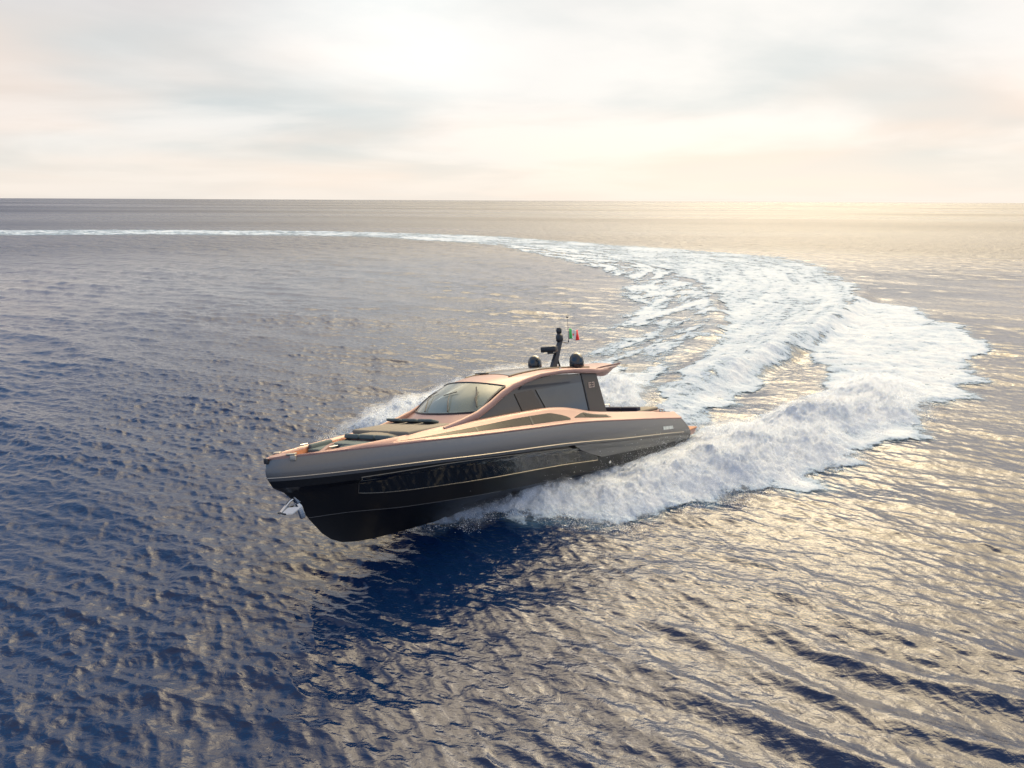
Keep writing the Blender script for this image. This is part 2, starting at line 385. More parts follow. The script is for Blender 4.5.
def grid_object(name, keep_faces, X, Y, Z, attrs, material, closed=True):
    i = np.arange(NR-1)[:, None]; j = np.arange(NA)[None, :]; j2 = (j+1) % NA
    F = np.stack([i*NA+j, (i+1)*NA+j, (i+1)*NA+j2, i*NA+j2], -1).reshape(-1, 4)[:, ::-1]
    if keep_faces is not None: F = F[keep_faces(F)]
    used = np.unique(F); remap = np.full(len(X), -1, np.int64); remap[used] = np.arange(len(used)); F = remap[F]
    m = bpy.data.meshes.new(name); nv, nf = len(used), len(F)
    m.vertices.add(nv); m.vertices.foreach_set('co', np.stack([X[used], Y[used], Z[used]], -1).astype(np.float32).ravel())
    m.loops.add(nf*4); m.loops.foreach_set('vertex_index', F.astype(np.int32).ravel())
    m.polygons.add(nf); m.polygons.foreach_set('loop_start', (np.arange(nf)*4).astype(np.int32))
    m.polygons.foreach_set('use_smooth', np.ones(nf, bool))
    for an, av in attrs.items():
        a = m.attributes.new(an, 'FLOAT', 'POINT'); a.data.foreach_set('value', av[used].astype(np.float32))
    m.update(calc_edges=True); m.materials.append(material)
    o = bpy.data.objects.new(name, m); COL.objects.link(o); return o

# sea water
def sea_material():
    m = bpy.data.materials.new('deep_sea_water'); m.use_nodes = True; t = m.node_tree; b = t.nodes['Principled BSDF']
    tcn = N('ShaderNodeTexCoord', t); P = tcn.outputs['Object']
    at_ = N('ShaderNodeAttribute', t); at_.attribute_name = 'foam'
    n0 = N('ShaderNodeTexNoise', t); n0.inputs['Scale'].default_value = .05; n0.inputs['Detail'].default_value = 3; link(P, n0.inputs[0], t)
    deep = mixc(n0.outputs[0], (.0012, .0075, .034), (.0022, .015, .060), t)
    aer = mathn('MULTIPLY', at_.outputs[2], .7, t, True)
    link(mixc(aer, deep, (.10, .20, .30), t), b.inputs['Base Color'], t)
    b.inputs['IOR'].default_value = 1.40
    def rip(scale, det, sx, rot, dist=0.0):
        mp_ = N('ShaderNodeMapping', t); mp_.inputs['Scale'].default_value = (sx, 1, 1); mp_.inputs['Rotation'].default_value = (0, 0, rot); link(P, mp_.inputs[0], t)
        n_ = N('ShaderNodeTexNoise', t); n_.inputs['Scale'].default_value = scale; n_.inputs['Detail'].default_value = det; n_.inputs['Distortion'].default_value = dist; link(mp_.outputs[0], n_.inputs[0], t)
        return n_.outputs[0]
    lo = N('ShaderNodeAttribute', t); lo.attribute_name = 'coarse'
    mpb = N('ShaderNodeMapping', t); mpb.inputs['Scale'].default_value = (.35, 1, 1); mpb.inputs['Rotation'].default_value = (0, 0, .1); link(P, mpb.inputs[0], t)
    nb = N('ShaderNodeTexNoise', t); nb.inputs['Scale'].default_value = .0035; nb.inputs['Detail'].default_value = 6; link(mpb.outputs[0], nb.inputs[0], t)
    band = ramp(nb.outputs[0], [(.38, .20), (.64, .42)], t)
    link(mathn('ADD', mathn('MULTIPLY', lo.outputs[2], band, t), .045, t), b.inputs['Roughness'], t)
    b1 = N('ShaderNodeBump', t); b1.inputs['Distance'].default_value = 2.2; link(rip(.55, 5, .6, .3, .3), b1.inputs['Height'], t)
    link(mathn('MULTIPLY', lo.outputs[2], .75, t), b1.inputs['Strength'], t)
    b2 = N('ShaderNodeBump', t); b2.inputs['Distance'].default_value = .115; link(mathn('ADD', mathn('MULTIPLY', ramp(n0.outputs[0], [(.4, 0.), (.6, 1.)], t), .45, t), .35, t), b2.inputs['Strength'], t); link(rip(2.6, 5, .65, .2, .4), b2.inputs['Height'], t); link(b1.outputs[0], b2.inputs['Normal'], t)
    b3 = N('ShaderNodeBump', t); b3.inputs['Distance'].default_value = .035; b3.inputs['Strength'].default_value = .35; link(rip(8.5, 3, .45, .35, .6), b3.inputs['Height'], t); link(b2.outputs[0], b3.inputs['Normal'], t)
    link(b3.outputs[0], b.inputs['Normal'], t)
    return m
coarse = sstep(.25, 1.6, SP)
sea = grid_object('sea_water', None, GX+DX, GY+DY, SEA_Z, {'foam': COV, 'coarse': coarse}, sea_material())
tag(sea, kind='structure')

# foam lying on the water
def foam_material(name, dense):
    m = bpy.data.materials.new(name); m.use_nodes = True; t = m.node_tree; b = t.nodes['Principled BSDF']
    P = N('ShaderNodeTexCoord', t).outputs['Object']
    cv_ = N('ShaderNodeAttribute', t); cv_.attribute_name = 'foam'
    def nz(s, dt, r=.6, sx=1., dist=0.):
        mp_ = N('ShaderNodeMapping', t); mp_.inputs['Scale'].default_value = (sx, 1, 1); link(P, mp_.inputs[0], t)
        n_ = N('ShaderNodeTexNoise', t); n_.inputs['Scale'].default_value = s; n_.inputs['Detail'].default_value = dt; n_.inputs['Roughness'].default_value = r; n_.inputs['Distortion'].default_value = dist; link(mp_.outputs[0], n_.inputs[0], t); return n_.outputs[0]
    a = nz(.9, 8, .62, .75, .6); c = nz(5.0, 6, .7, 1., .3)
    pat = mathn('ADD', mathn('MULTIPLY', mathn('SUBTRACT', a, .5, t), 2.2, t), mathn('MULTIPLY', mathn('SUBTRACT', c, .5, t), 1.5, t), t)
    al = mathn('MULTIPLY', mathn('ADD', mathn('SUBTRACT', mathn('MULTIPLY', cv_.outputs[2], 1.55, t), .62, t), pat, t), 2.2, t, True)
    al = mathn('MULTIPLY', al, .97, t)
    b.inputs['Base Color'].default_value = (.80, .84, .86, 1); b.inputs['Roughness'].default_value = .75; b.inputs['Specular IOR Level'].default_value = .25
    tone = mathn('ADD', mathn('MULTIPLY', mathn('SUBTRACT', a, .5, t), 1.6, t), mathn('MULTIPLY', mathn('SUBTRACT', cv_.outputs[2], .55, t), 1.6, t), t, True)
    link(mixc(mathn('MULTIPLY', al, tone, t), (.27, .37, .51), (.54, .585, .655), t), b.inputs['Base Color'], t)
    bp = N('ShaderNodeBump', t); bp.inputs['Distance'].default_value = .12; bp.inputs['Strength'].default_value = .8; link(c, bp.inputs['Height'], t); link(bp.outputs[0], b.inputs['Normal'], t)
    tr = N('ShaderNodeBsdfTransparent', t); mxn = N('ShaderNodeMixShader', t); link(al, mxn.inputs[0], t); link(tr.outputs[0], mxn.inputs[1], t); link(b.outputs[0], mxn.inputs[2], t)
    link(mxn.outputs[0], t.nodes['Material Output'].inputs[0], t); return m
M_foam = foam_material('white_sea_foam', True)
foam = grid_object('wake_foam', lambda F: COV[F].max(1) > .04, GX+DX, GY+DY, SEA_Z+.02+HF, {'foam': COV}, M_foam)
tag(foam, 'white churned wake foam curving across the sea behind the yacht', 'wake foam', kind='stuff')

# veils of fine mist hanging just over the heaviest spray
def mist():
    k = (GY > 20) & (GY < 60) & (GX > -12) & (GX < 45) & (np.arange(len(GX)) % NA < len(azf))
    sh = np.full(len(GX), -9.); sb = sh.copy(); sh[k] = sd_poly(GX[k], GY[k], HEAVY); sb[k] = sd_poly(GX[k], GY[k], STAR)
    Ef = np.zeros(len(GX)); Ef[k] = fbm(GX[k]*.5, GY[k]*.5, 4, 91)-.5
    AB = abeam(GX, GY)
    i = np.arange(NR-1)[:, None]; j = np.arange(len(azf)-1)[None, :]
    F = np.stack([i*NA+j, i*NA+j+1, (i+1)*NA+j+1, (i+1)*NA+j], -1).reshape(-1, 4)
    vs_, fs_, as_ = [], [], []; off = 0
    for L in range(1, 5):
        m_ = np.maximum(sstep(-.5, 1.2, sh+1.5*Ef-.12*L), 1.0*sstep(-.5, 1.2, sb+1.5*Ef-.1*L))*(1-.13*L)
        G = F[m_[F].max(1) > .03]; used = np.unique(G); rm = np.full(len(GX), -1, np.int64); rm[used] = np.arange(len(used))
        rise = .06*L*(.7+2.0*(Ef[used]+.5))*AB[used]
        z = SEA_Z[used]+HF[used]*(1+.03*L)+rise*np.maximum(sstep(-.6, 1.2, sh[used]), sstep(-.6, 1., sb[used])*1.3)
        vs_.append(np.stack([(GX+DX)[used]+.05*L, (GY+DY)[used]-.04*L, z], -1)); fs_.append(rm[G]+off); as_.append(m_[used]); off += len(used)
    v = np.vstack(vs_); f = np.vstack(fs_); a = np.concatenate(as_)
    m = bpy.data.meshes.new('spray_mist'); m.vertices.add(len(v)); m.vertices.foreach_set('co', v.astype(np.float32).ravel())
    m.loops.add(len(f)*4); m.loops.foreach_set('vertex_index', f.astype(np.int32).ravel()); m.polygons.add(len(f)); m.polygons.foreach_set('loop_start', (np.arange(len(f))*4).astype(np.int32)); m.polygons.foreach_set('use_smooth', np.ones(len(f), bool))
    q = m.attributes.new('veil', 'FLOAT', 'POINT'); q.data.foreach_set('value', a.astype(np.float32)); m.update(calc_edges=True)
    mt = bpy.data.materials.new('fine_mist'); mt.use_nodes = True; t = mt.node_tree; b = t.nodes['Principled BSDF']; b.inputs['Base Color'].default_value = (.84, .88, .93, 1); b.inputs['Roughness'].default_value = .9; b.inputs['Specular IOR Level'].default_value = .1
    P = N('ShaderNodeTexCoord', t).outputs['Object']; at_ = N('ShaderNodeAttribute', t); at_.attribute_name = 'veil'
    n_ = N('ShaderNodeTexNoise', t); n_.inputs['Scale'].default_value = 2.2; n_.inputs['Detail'].default_value = 9; n_.inputs['Roughness'].default_value = .72; link(P, n_.inputs[0], t)
    al = mathn('MULTIPLY', mathn('MULTIPLY', mathn('SUBTRACT', n_.outputs[0], .42, t), 3.2, t, True), mathn('MULTIPLY', at_.outputs[2], .50, t), t, True)
    tr = N('ShaderNodeBsdfTransparent', t); tl = N('ShaderNodeBsdfTranslucent', t); tl.inputs[0].default_value = (.84, .88, .93, 1)
    m0 = N('ShaderNodeMixShader', t); m0.inputs[0].default_value = .45; link(b.outputs[0], m0.inputs[1], t); link(tl.outputs[0], m0.inputs[2], t)
    mxn = N('ShaderNodeMixShader', t); link(al, mxn.inputs[0], t); link(tr.outputs[0], mxn.inputs[1], t); link(m0.outputs[0], mxn.inputs[2], t); link(mxn.outputs[0], t.nodes['Material Output'].inputs[0], t)
    m.materials.append(mt); o = bpy.data.objects.new('spray_mist', m); COL.objects.link(o)
    tag(o, 'fine white mist hanging over the spray beside the yacht', 'mist', kind='stuff')
mist()
# flying droplets over the heavy spray
def droplets(name, label, poly, n, hmax, sizes, bounds, edge=1.2):
    P = np.array(poly); lo_, hi_ = P.min(0)-.6, P.max(0)+.6
    x = rng.uniform(lo_[0], hi_[0], n*3); y = rng.uniform(lo_[1], hi_[1], n*3)
    s = sd_poly(x, y, poly); cl_ = fbm(x*1.1, y*1.1, 4, 77)
    p = np.clip(sstep(-.9, .6, s+2*(cl_-.5))*(.25+1.3*np.exp(-np.abs(s)/edge))*sstep(.35, .62, cl_)*2, 0, 1)
    k = (rng.random(len(x)) < p) & bounds(x, y); x, y, s, cl_ = x[k][:n], y[k][:n], s[k][:n], cl_[k][:n]
    c_, h_ = coverage(x, y); wz = wake_height(x, y)
    z = wz + h_*.9 + hmax*rng.exponential(.28, len(x))*(.3+1.6*sstep(.45, .7, cl_)) + .02
    n_ = len(x); sz = rng.uniform(*sizes, n_)
    ctr = np.stack([x, y, z], -1); tri = rng.normal(size=(n_, 3, 3)); tri /= np.linalg.norm(tri, axis=2, keepdims=True)
    v = (ctr[:, None]+tri*sz[:, None, None]).reshape(-1, 3)
    m = bpy.data.meshes.new(name); m.vertices.add(n_*3); m.vertices.foreach_set('co', v.astype(np.float32).ravel())
    m.loops.add(n_*3); m.loops.foreach_set('vertex_index', np.arange(n_*3, dtype=np.int32)); m.polygons.add(n_); m.polygons.foreach_set('loop_start', (np.arange(n_)*3).astype(np.int32))
    m.update(calc_edges=True); m.materials.append(M_drop); o = bpy.data.objects.new(name, m); COL.objects.link(o)
    return tag(o, label, 'spray', kind='stuff')
M_drop = mat('white_water_droplets', (.90, .91, .92), .6, noise=.02)
droplets('bow_spray', 'white spray thrown out along the port side of the yacht', HEAVY, 190000, .60, (.010, .030), lambda x, y: (y < 46))
droplets('spray', 'white spray rising beyond the foredeck on the far side of the yacht', STAR, 60000, .8, (.01, .03), lambda x, y: (x < 6) )
# ------------------------------------------------------------------ the yacht (local axes: x forward from the transom, y to port, z up from the keel)
yacht = empty('motor_yacht')
yacht.matrix_world = Matrix.Translation((8.13, 39.65, -1.27)) @ Matrix.Rotation(rad(227.31), 4, 'Z') @ Matrix.Rotation(-rad(4.91), 4, 'Y') @ Matrix.Rotation(rad(11.3), 4, 'X')
tag(yacht, 'grey and rose motor yacht heeling through a turn with its bow out of the water', 'yacht')

M_recess = mat('matt_black_recess', (.004, .004, .004), .7, spec=.1)
M_framel = mat('brushed_frame', (.30, .27, .22), .35, .8)
def half(Y, xs, xk, p=3.0, q=.75, aft=.12):
    def f(x):
        x = np.asarray(x, float); t = np.clip((x-xs)/(xk-xs), 0, 1); a = np.clip((9-x)/9, 0, 1)
        return Y*np.clip(1-t**p, 0, 1)**q - aft*a*a
    return f
ysh = half(2.85, 9, 23.9)
zsh = pchip([0, .5, 6, 10.5, 13, 16.3, 19.8, 21.9, 23.1, 23.9], [2.12, 2.19, 2.84, 3.30, 3.44, 3.62, 3.80, 3.87, 3.88, 3.86])
zru = pchip([-.1, .65, 7, 11.6, 16.3, 19, 21.3, 23.2, 24], [1.38, 1.48, 2.09, 2.55, 2.87, 3.05, 3.15, 3.22, 3.25])
yru = half(2.93, 9, 24.0)
# name: x at the transom, x at the stem, half breadth, height
C_ = [
    (.72, 23.9, ysh, zsh),
    (.55, 23.97, half(2.90, 9, 23.97), lambda x: zsh(x)*.78+zru(x)*.22),
    (.20, 24.02, half(2.95, 9, 24.02), lambda x: zsh(x)*.35+zru(x)*.65),
    (-.02, 24.0, yru, zru),
    (-.04, 23.94, half(2.90, 9, 23.94), lambda x: zru(x)-.12),
    (.0, 23.80, half(2.84, 9, 23.80), lambda x: zru(x)-.30-.08*sstep(18, 23, x)),
    (.02, 23.42, half(2.72, 8.5, 23.42, 2.7, .8), lambda x: zru(x)-.40-.20*sstep(18, 23.4, x)),
    (.15, 22.95, half(2.64, 7.5, 22.95, 2.3, .85), pchip([0, 8, 14, 19, 22, 22.95], [.85, 1.25, 1.60, 1.95, 2.12, 2.10])),
    (.25, 22.60, half(2.55, 6, 22.60, 2.0, .95), pchip([0, 8, 14, 19, 21.5, 22.6], [.55, .78, .98, 1.25, 1.5, 1.55])),
    (.28, 22.50, half(2.42, 6, 22.50, 2.0, .98), pchip([0, 8, 14, 19, 21.5, 22.5], [.50, .72, .92, 1.18, 1.40, 1.40])),
    (.28, 22.10, half(1.65, 4, 22.10, 1.9, 1.0), pchip([0, 8, 14, 19, 22.1], [.32, .42, .55, .72, .86])),
    (.28, 21.75, half(.85, 3, 21.75, 1.9, 1.0), pchip([0, 8, 14, 19, 21.75], [.16, .18, .22, .38, .55])),
    (.28, 21.30, lambda x: np.zeros_like(np.asarray(x, float)), pchip([0, 14, 17.5, 19.5, 20.6, 21.3], [0, 0, .02, .08, .18, .32])),
]
U = 1-(1-np.linspace(0, 1, 110))**2.0
def curve(i, side=1, off=0.0):
    x0, xk, yf, zf = C_[i]; x = x0+(xk-x0)*U; return np.stack([x, side*(yf(x)+off), zf(x)], -1)
def hull_rows(a, b):
    return np.array([curve(i) for i in range(a, b+1)])
def both(mb, P):
    mb.grid(P); Q = P.copy(); Q[..., 1] *= -1; mb.grid(Q[::-1])
def hull_y(x, z, off=0.0):
    """port side of the hull at station x and height z"""
    x = np.asarray(x, float); z = np.asarray(z, float)
    Z_ = np.array([c[3](x) for c in C_]); Y_ = np.array([c[2](x) for c in C_]); out = np.zeros(np.broadcast(x, z).shape)
    for k in np.ndindex(out.shape):
        out[k] = np.interp(z[k] if z.ndim else z, Z_[::-1, k[0]] if Z_.ndim == 2 else Z_[::-1], Y_[::-1, k[0]] if Y_.ndim == 2 else Y_[::-1])
    return out + off

mb = MB(); both(mb, hull_rows(0, 4)); topsides = mb.build('topsides', M_grey, yacht)
mb = MB(); both(mb, hull_rows(4, 12)); mb.build('hull_bottom', M_bottom, yacht, 22)
# transom
sec = [curve(i)[0] for i in range(13)]
mb = MB(); mb.add([p for p in sec] + [p*np.array([1, -1, 1]) for p in sec[:-1]][::-1], [tuple(range(25))]); mb.build('transom', M_grey, yacht)
for s in (1, -1):
    c = curve(3, s, .025); MB().tube(c[2:-1], .022, 6).build('rub_rail', M_trim, yacht)
    c = curve(8, s, .012); MB().tube(c[int(.40*110):-3], .008, 5).build('spray_rail', M_grey, yacht)
# quarter panel: the grey side aft of the long black window, its slanted front edge standing proud
def quarter(s):
    xs_ = np.linspace(0, 1, 40); P = []
    top = np.array([[.02+(10.6-.02)*t, 0] for t in xs_])
    rows = []
    for v in np.linspace(0, 1, 8):
        row = []
        for t in xs_:
            xf = 10.7-2.3*v**1.15; x = .15+(xf-.15)*t
            zt = float(zru(x))-.125; zb = float(pchip([0, 4, 8.4, 10], [1.02, 1.18, 1.42, 1.5])(x)); z = zt+(zb-zt)*v
            y = float(hull_y(np.array([x]), np.array([z]))[0]) + .035
            row.append((x, s*y, z))
        row.append((row[-1][0]+.03, row[-1][1]-s*.09, row[-1][2])); rows.append(row)
    last = [(p[0], p[1]-s*.07, p[2]-.03) for p in rows[-1]]; rows.append(last)
    R_ = np.array(rows)
    return MB().grid(R_ if s < 0 else R_[::-1])
def swoosh(s):
    rows = []
    for v in np.linspace(0, 1, 10):
        row = []
        for q in (0, .5, 1):
            x = 10.7-2.3*v**1.15+.03+q*(.42-.12*v); z = float(zru(x))-.125+(1.42-(float(zru(8.4))-.125))*v
            row.append((x, s*(float(hull_y(np.array([x]), np.array([z]))[0])+.03-.02*q), z))
        rows.append(row)
    R_ = np.array(rows); return MB().grid(R_ if s > 0 else R_[::-1])
for s in (1, -1):
    quarter(s).build('quarter_panel', M_grey, yacht); swoosh(s).build('panel_recess', M_recess, yacht)
M_emblem = mat('pale_rose_emblem', (.42, .33, .28), .5)
def hull_window(s):
    zt = pchip([8.7, 9.6, 10.4, 12, 14, 18.1, 21.2], [1.50, 1.95, 2.15, 2.36, 2.52, 2.80, 2.86]); zb = pchip([8.6, 11.6, 17.3, 20.98, 21.2], [1.30, 1.56, 1.84, 2.18, 2.3])
    n = 70; rows = []
    for v in np.linspace(0, 1, 9):
        x = 8.7+(21.25-.22*v-8.7)*np.linspace(0, 1, n); z = zt(x)+(zb(x)-zt(x))*v
        rows.append(np.stack([x, s*hull_y(x, z, .022), z], -1))
    R_ = np.array(rows); w = MB().grid(R_ if s > 0 else R_[::-1]).build('hull_window', M_glass, yacht)
    ring = [tuple(p) for p in R_[0][12:]]+[tuple(p) for p in R_[:, -1][1:]]+[tuple(p) for p in R_[-1][::-1][1:]]
    MB().tube([(p[0], p[1]+s*.008, p[2]) for p in ring], .017, 5).build('window_frame', M_framel, w)
    x = 12+np.linspace(0, 1, 2)*.0
for s in (1, -1): hull_window(s)
for s in (1, -1):
    x = 7.6; z = 1.02; y = float(hull_y(np.array([x]), np.array([z]))[0])
    MB().lathe((x, s*(y+.01), z), [(0, .02), (.06, .02), (.075, 0), (.09, -.02)], 14, Matrix.Rotation(-s*math.pi/2, 3, 'X')).build('exhaust_outlet', M_steel, yacht)
# ---- rose coaming that runs from the bow round the deck
zct = pchip([.9, 3.3, 8.6, 9.6, 10.8, 12, 13.5, 17.2, 19.4, 21.8, 22.5, 23.9], [2.62, 2.94, 3.63, 3.86, 4.08, 4.18, 4.20, 4.17, 4.06, 3.97, 3.95, 3.93])
zdk = pchip([.9, 6.3, 7.2, 15.5, 19.3, 19.8, 20.6, 23.5], [1.9, 2.2, 3.2, 3.95, 4.0, 3.9, 3.15, 3.1])
xc = .75+(23.86-.75)*(1-(1-np.linspace(0, 1, 150))**1.8)
wn = np.clip((23.95-xc)/3.6, .06, 1)**.8
def cw(x): return np.clip((23.95-np.asarray(x, float))/6.5, .05, 1)**.85
def coam(k, x):
    x = np.asarray(x, float); w = cw(x); y = ysh(x)
    tab = {0: (.01, lambda x: zsh(x)), 1: (.00, lambda x: zsh(x)+.07), 2: (.07, lambda x: zsh(x)+.13), 3: (.34, lambda x: zct(x)-.10), 4: (.42, lambda x: zct(x)-.01), 5: (.52, lambda x: zct(x)+.02), 6: (.66, lambda x: zct(x)-.01), 7: (.72, lambda x: zct(x)-.09), 8: (.80, lambda x: np.minimum(zdk(x), zct(x)-.1))}
    o_, zf = tab[k]; yy = np.maximum(y-o_*w, 0); z = zf(x)
    if k in (2,): z = np.minimum(z, zct(x)-.02)
    if k == 3: z = np.maximum(z, zsh(x)+.06)
    return np.stack([x, yy, z], -1)
mb = MB(); both(mb, np.array([coam(k, xc) for k in range(0, 8)])[::-1]); mb.build('coaming', M_rose, yacht, 50)
# inner face of the bulwark (teak coloured in the bow well)
xb = xc[xc > 19.6]; P = np.array([coam(7, xb), coam(8, xb)]); P[..., 1] -= .004
mb = MB(); both(mb, P); mb.build('bulwark_lining', mat('copper_lining_paint', (.62, .27, .14), .5, .15, noise=.06), yacht)
# long dark side window in the coaming
def strip(s, x0, x1, tb, n=60, off=.012, m=M_smoke, name='side_window', a=2, b=3, parent=yacht):
    x = np.linspace(x0, x1, n); A = coam(a, x); B = coam(b, x); rows = []
    for v in np.linspace(0, 1, 5):
        sb, st = tb(x); q = sb+(st-sb)*v; p = A+(B-A)*q[:, None]; p[:, 1] += off; p[:, 2] += off*.4; p[:, 1] *= s; rows.append(p)
    R_ = np.array(rows); return MB().grid(R_[::-1] if s > 0 else R_).build(name, m, parent)
def tb_win(x):
    nose = np.clip((20.7-x)/6.5, 0, 1)**.75; tail = np.sqrt(np.clip((x-10.55)/1.3, 0, 1))
    return .14+.10*(1-nose), .14+.10*(1-nose)+(.66*nose)*np.clip(tail, .02, 1)
for s in (1, -1):
    strip(s, 10.6, 20.6, tb_win)
    strip(s, 13.1, 13.2, lambda x: tuple(v+d_ for v, d_ in zip(tb_win(x), (-.01, .01))), 3, .02, M_rubber, 'window_bar')
    strip(s, 16.2, 16.28, lambda x: tuple(v+d_ for v, d_ in zip(tb_win(x), (-.01, .01))), 3, .02, M_rubber, 'window_bar')
    # rose lip between the hull and the side window, and the vent further aft
    g_ = strip(s, 7.35, 10.3, lambda x: (.30+.0*x, .30+.62*np.clip((10.3-x)/.9, 0, 1)*np.clip((x-7.3)/.25, 0, 1)), 30, .012, M_smoke, 'side_vent')
    gr = MB()
    for v in (.38, .5, .62, .74):
        x = np.linspace(7.6, 9.4, 6); A = coam(2, x); B = coam(3, x); p = A+(B-A)*v; p[:, 1] = s*(p[:, 1]+.02); p[:, 2] += .008; gr.tube(p, .012, 4)
    gr.build('louvre', M_rubber, g_)
    MB().tube([(x_, s*(float(ysh(x_))-.005), float(zsh(x_))+.045) for x_ in np.linspace(1.0, 23.2, 90)], .018, 5).build('sheer_moulding', M_rose, yacht)

# ---- decks
xd = np.linspace(15.0, 19.7, 20)
P = np.array([[(x, s_*(float(ysh(x))-.78), float(zdk(x))+.02+.12*(1-s_*s_)) for s_ in np.linspace(-1, 1, 13)] for x in xd]); MB().grid(P).build('foredeck', M_pad, yacht)
xd = np.linspace(19.65, 23.35, 14)
P = np.array([[(x, s_*max(float(ysh(x))-.78*float(cw(x)), .02), 3.13) for s_ in np.linspace(-1, 1, 9)] for x in xd]); MB().grid(P).build('bow_well_floor', M_teak, yacht)
P = np.array([[(19.66, s_*(float(ysh(19.66))-.8), z) for s_ in np.linspace(-1, 1, 5)] for z in (3.1, 4.05)]); MB().grid(P[::-1]).build('bulkhead', M_rose, yacht)
xd = np.linspace(.8, 8.0, 16)
P = np.array([[(x, s_*(float(ysh(x))-.78), 2.0) for s_ in np.linspace(-1, 1, 7)] for x in xd]); MB().grid(P).build('cockpit_floor', M_teak, yacht)
# bow cap with nose fitting
MB().plate([(23.93, -.12, 3.9), (23.93, .12, 3.9), (23.2, .42, 3.955), (23.2, -.42, 3.955)], (0, 0, .03)).build('bow_cap', M_rose, yacht)

# ---- sunpads and seats on the foredeck
def cushion(c, h, m=M_cush, name='cushion', rot=None, bev=.07, parent=yacht):
    o = MB().box(c, h, rot, bev).build(name, m, parent, 50); return o
for y in (-1.22, 0, 1.22):                       # flat sunpad, three pads
    cushion((18.05, y*.99, 4.08), (1.15, .60, .12), M_pad, 'sunpad')
tilt = Matrix.Rotation(rad(-18), 3, 'Y')
for y in (-1.5, -.45, .60): cushion((17.15, y, 4.30), (.22, .44, .06), M_cush, 'headrest', tilt)
# u shaped settee in the bow well
for y in (-1.0, 0.0, 1.0):
    cushion((20.15, y, 3.80), (.42, .48, .09), M_cush, 'seat_cushion'); cushion((19.70, y, 4.02), (.13, .46, .10), M_cush, 'back_cushion', Matrix.Rotation(rad(-12), 3, 'Y'))
MB().box((20.12, 0, 3.42), (.40, 1.5, .30), None, .03).build('seat_base', M_rose, yacht)
for s in (1, -1):
    a = Matrix.Rotation(-s*rad(19), 3, 'Z')
    cushion((21.05, s*.98, 3.76), (.68, .26, .09), M_cush, 'seat_cushion', a); cushion((21.05, s*1.22, 3.90), (.66, .08, .12), M_cush, 'back_cushion', a)
    MB().box((21.05, s*1.0, 3.40), (.70, .27, .27), a, .03).build('seat_base', M_rose, yacht)
    MB().box((22.25, s*.35, 3.55), (.35, .2, .02), a, .01).build('hatch_lid', M_rose, yacht)

rim = [(22.5, .62, 3.86), (22.1, .25, 3.86), (21.6, -.25, 3.86), (21.1, -.8, 3.87), (20.6, -1.25, 3.88), (20.1, -1.6, 3.9)]
P = [[(a_, b_, c_) for a_, b_, c_ in rim], [(a_-.14, b_+.10, c_+.01) for a_, b_, c_ in rim], [(a_-.16, b_+.12, 3.15) for a_, b_, c_ in rim]]
P = [[(a_+.02, b_-.02, 3.15) for a_, b_, c_ in rim]] + P
MB().grid(P).build('settee_surround', M_rose, yacht)
cushion((21.45, .45, 3.72), (.55, .30, .10), M_cush, 'seat_cushion', Matrix.Rotation(rad(-25), 3, 'Z'))
# ---- windscreen and cabin
def base_pt(v): # v -1..1 starboard..port, windscreen foot
    return np.array([16.3-.70*abs(v)**2.4, 2.07*v, 4.50-.02*(1-v*v)])
def top_pt(v): return np.array([14.6-.70*abs(v)**2.2, 1.96*v, 5.64-.26*abs(v)**2.2])
vs = np.linspace(-1, 1, 31)
P = np.array([[base_pt(v)*(1-w)+top_pt(v)*w+np.array([.10*math.sin(math.pi*w), 0, .06*math.sin(math.pi*w)]) for v in vs] for w in np.linspace(0, 1, 9)])
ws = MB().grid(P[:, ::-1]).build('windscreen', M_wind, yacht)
def surf(v, w, o=.03):
    p = base_pt(v)*(1-w)+top_pt(v)*w+np.array([.10*math.sin(math.pi*w), 0, .06*math.sin(math.pi*w)]); return p+np.array([o*.5, 0, o])
MB().tube([surf(v, 0, .0) for v in vs], .045, 6).tube([surf(v, 1, .0) for v in vs], .04, 6).tube([surf(-1, w, 0) for w in np.linspace(0, 1, 9)], .045, 6).tube([surf(1, w, 0) for w in np.linspace(0, 1, 9)], .045, 6).build('windscreen_frame', M_rubber, ws)
for v0, v1 in ((.38, -.16), (-.30, -.85)):
    wi = MB().tube([surf(v0, .02, .06), surf((v0+v1)/2+.12, .32, .10), surf(v1*.5+v0*.5, .55, .07)], [.03, .022, .014], 6)
    wi.tube([surf(v0*.2+v1*.8, .50, .06), surf(v0*.8+v1*.2-.02, .62, .06)], .018, 5).build('wiper', M_rubber, yacht)
wi = MB().tube([surf(.93, .10, .08), surf(.80, .36, .12), surf(.74, .62, .08)], [.035, .025, .02], 6).tube([surf(.88, .22, .09), surf(.60, .78, .08)], .03, 5).build('wiper', M_rubber, yacht)
# wedge between windscreen foot, coachroof and coaming
xs_ = np.linspace(11, 16.9, 22)
def foot(v, q):
    b_ = base_pt(v); e_ = np.array([17.0-.5*abs(v)**2.4, 2.14*v, 4.07]); p = e_*(1-q)+b_*q; return p-np.array([0, 0, .015])
MB().grid([[foot(v, q) for v in vs[::-1]] for q in np.linspace(0, 1, 4)]).build('windscreen_plinth', M_rose, yacht)
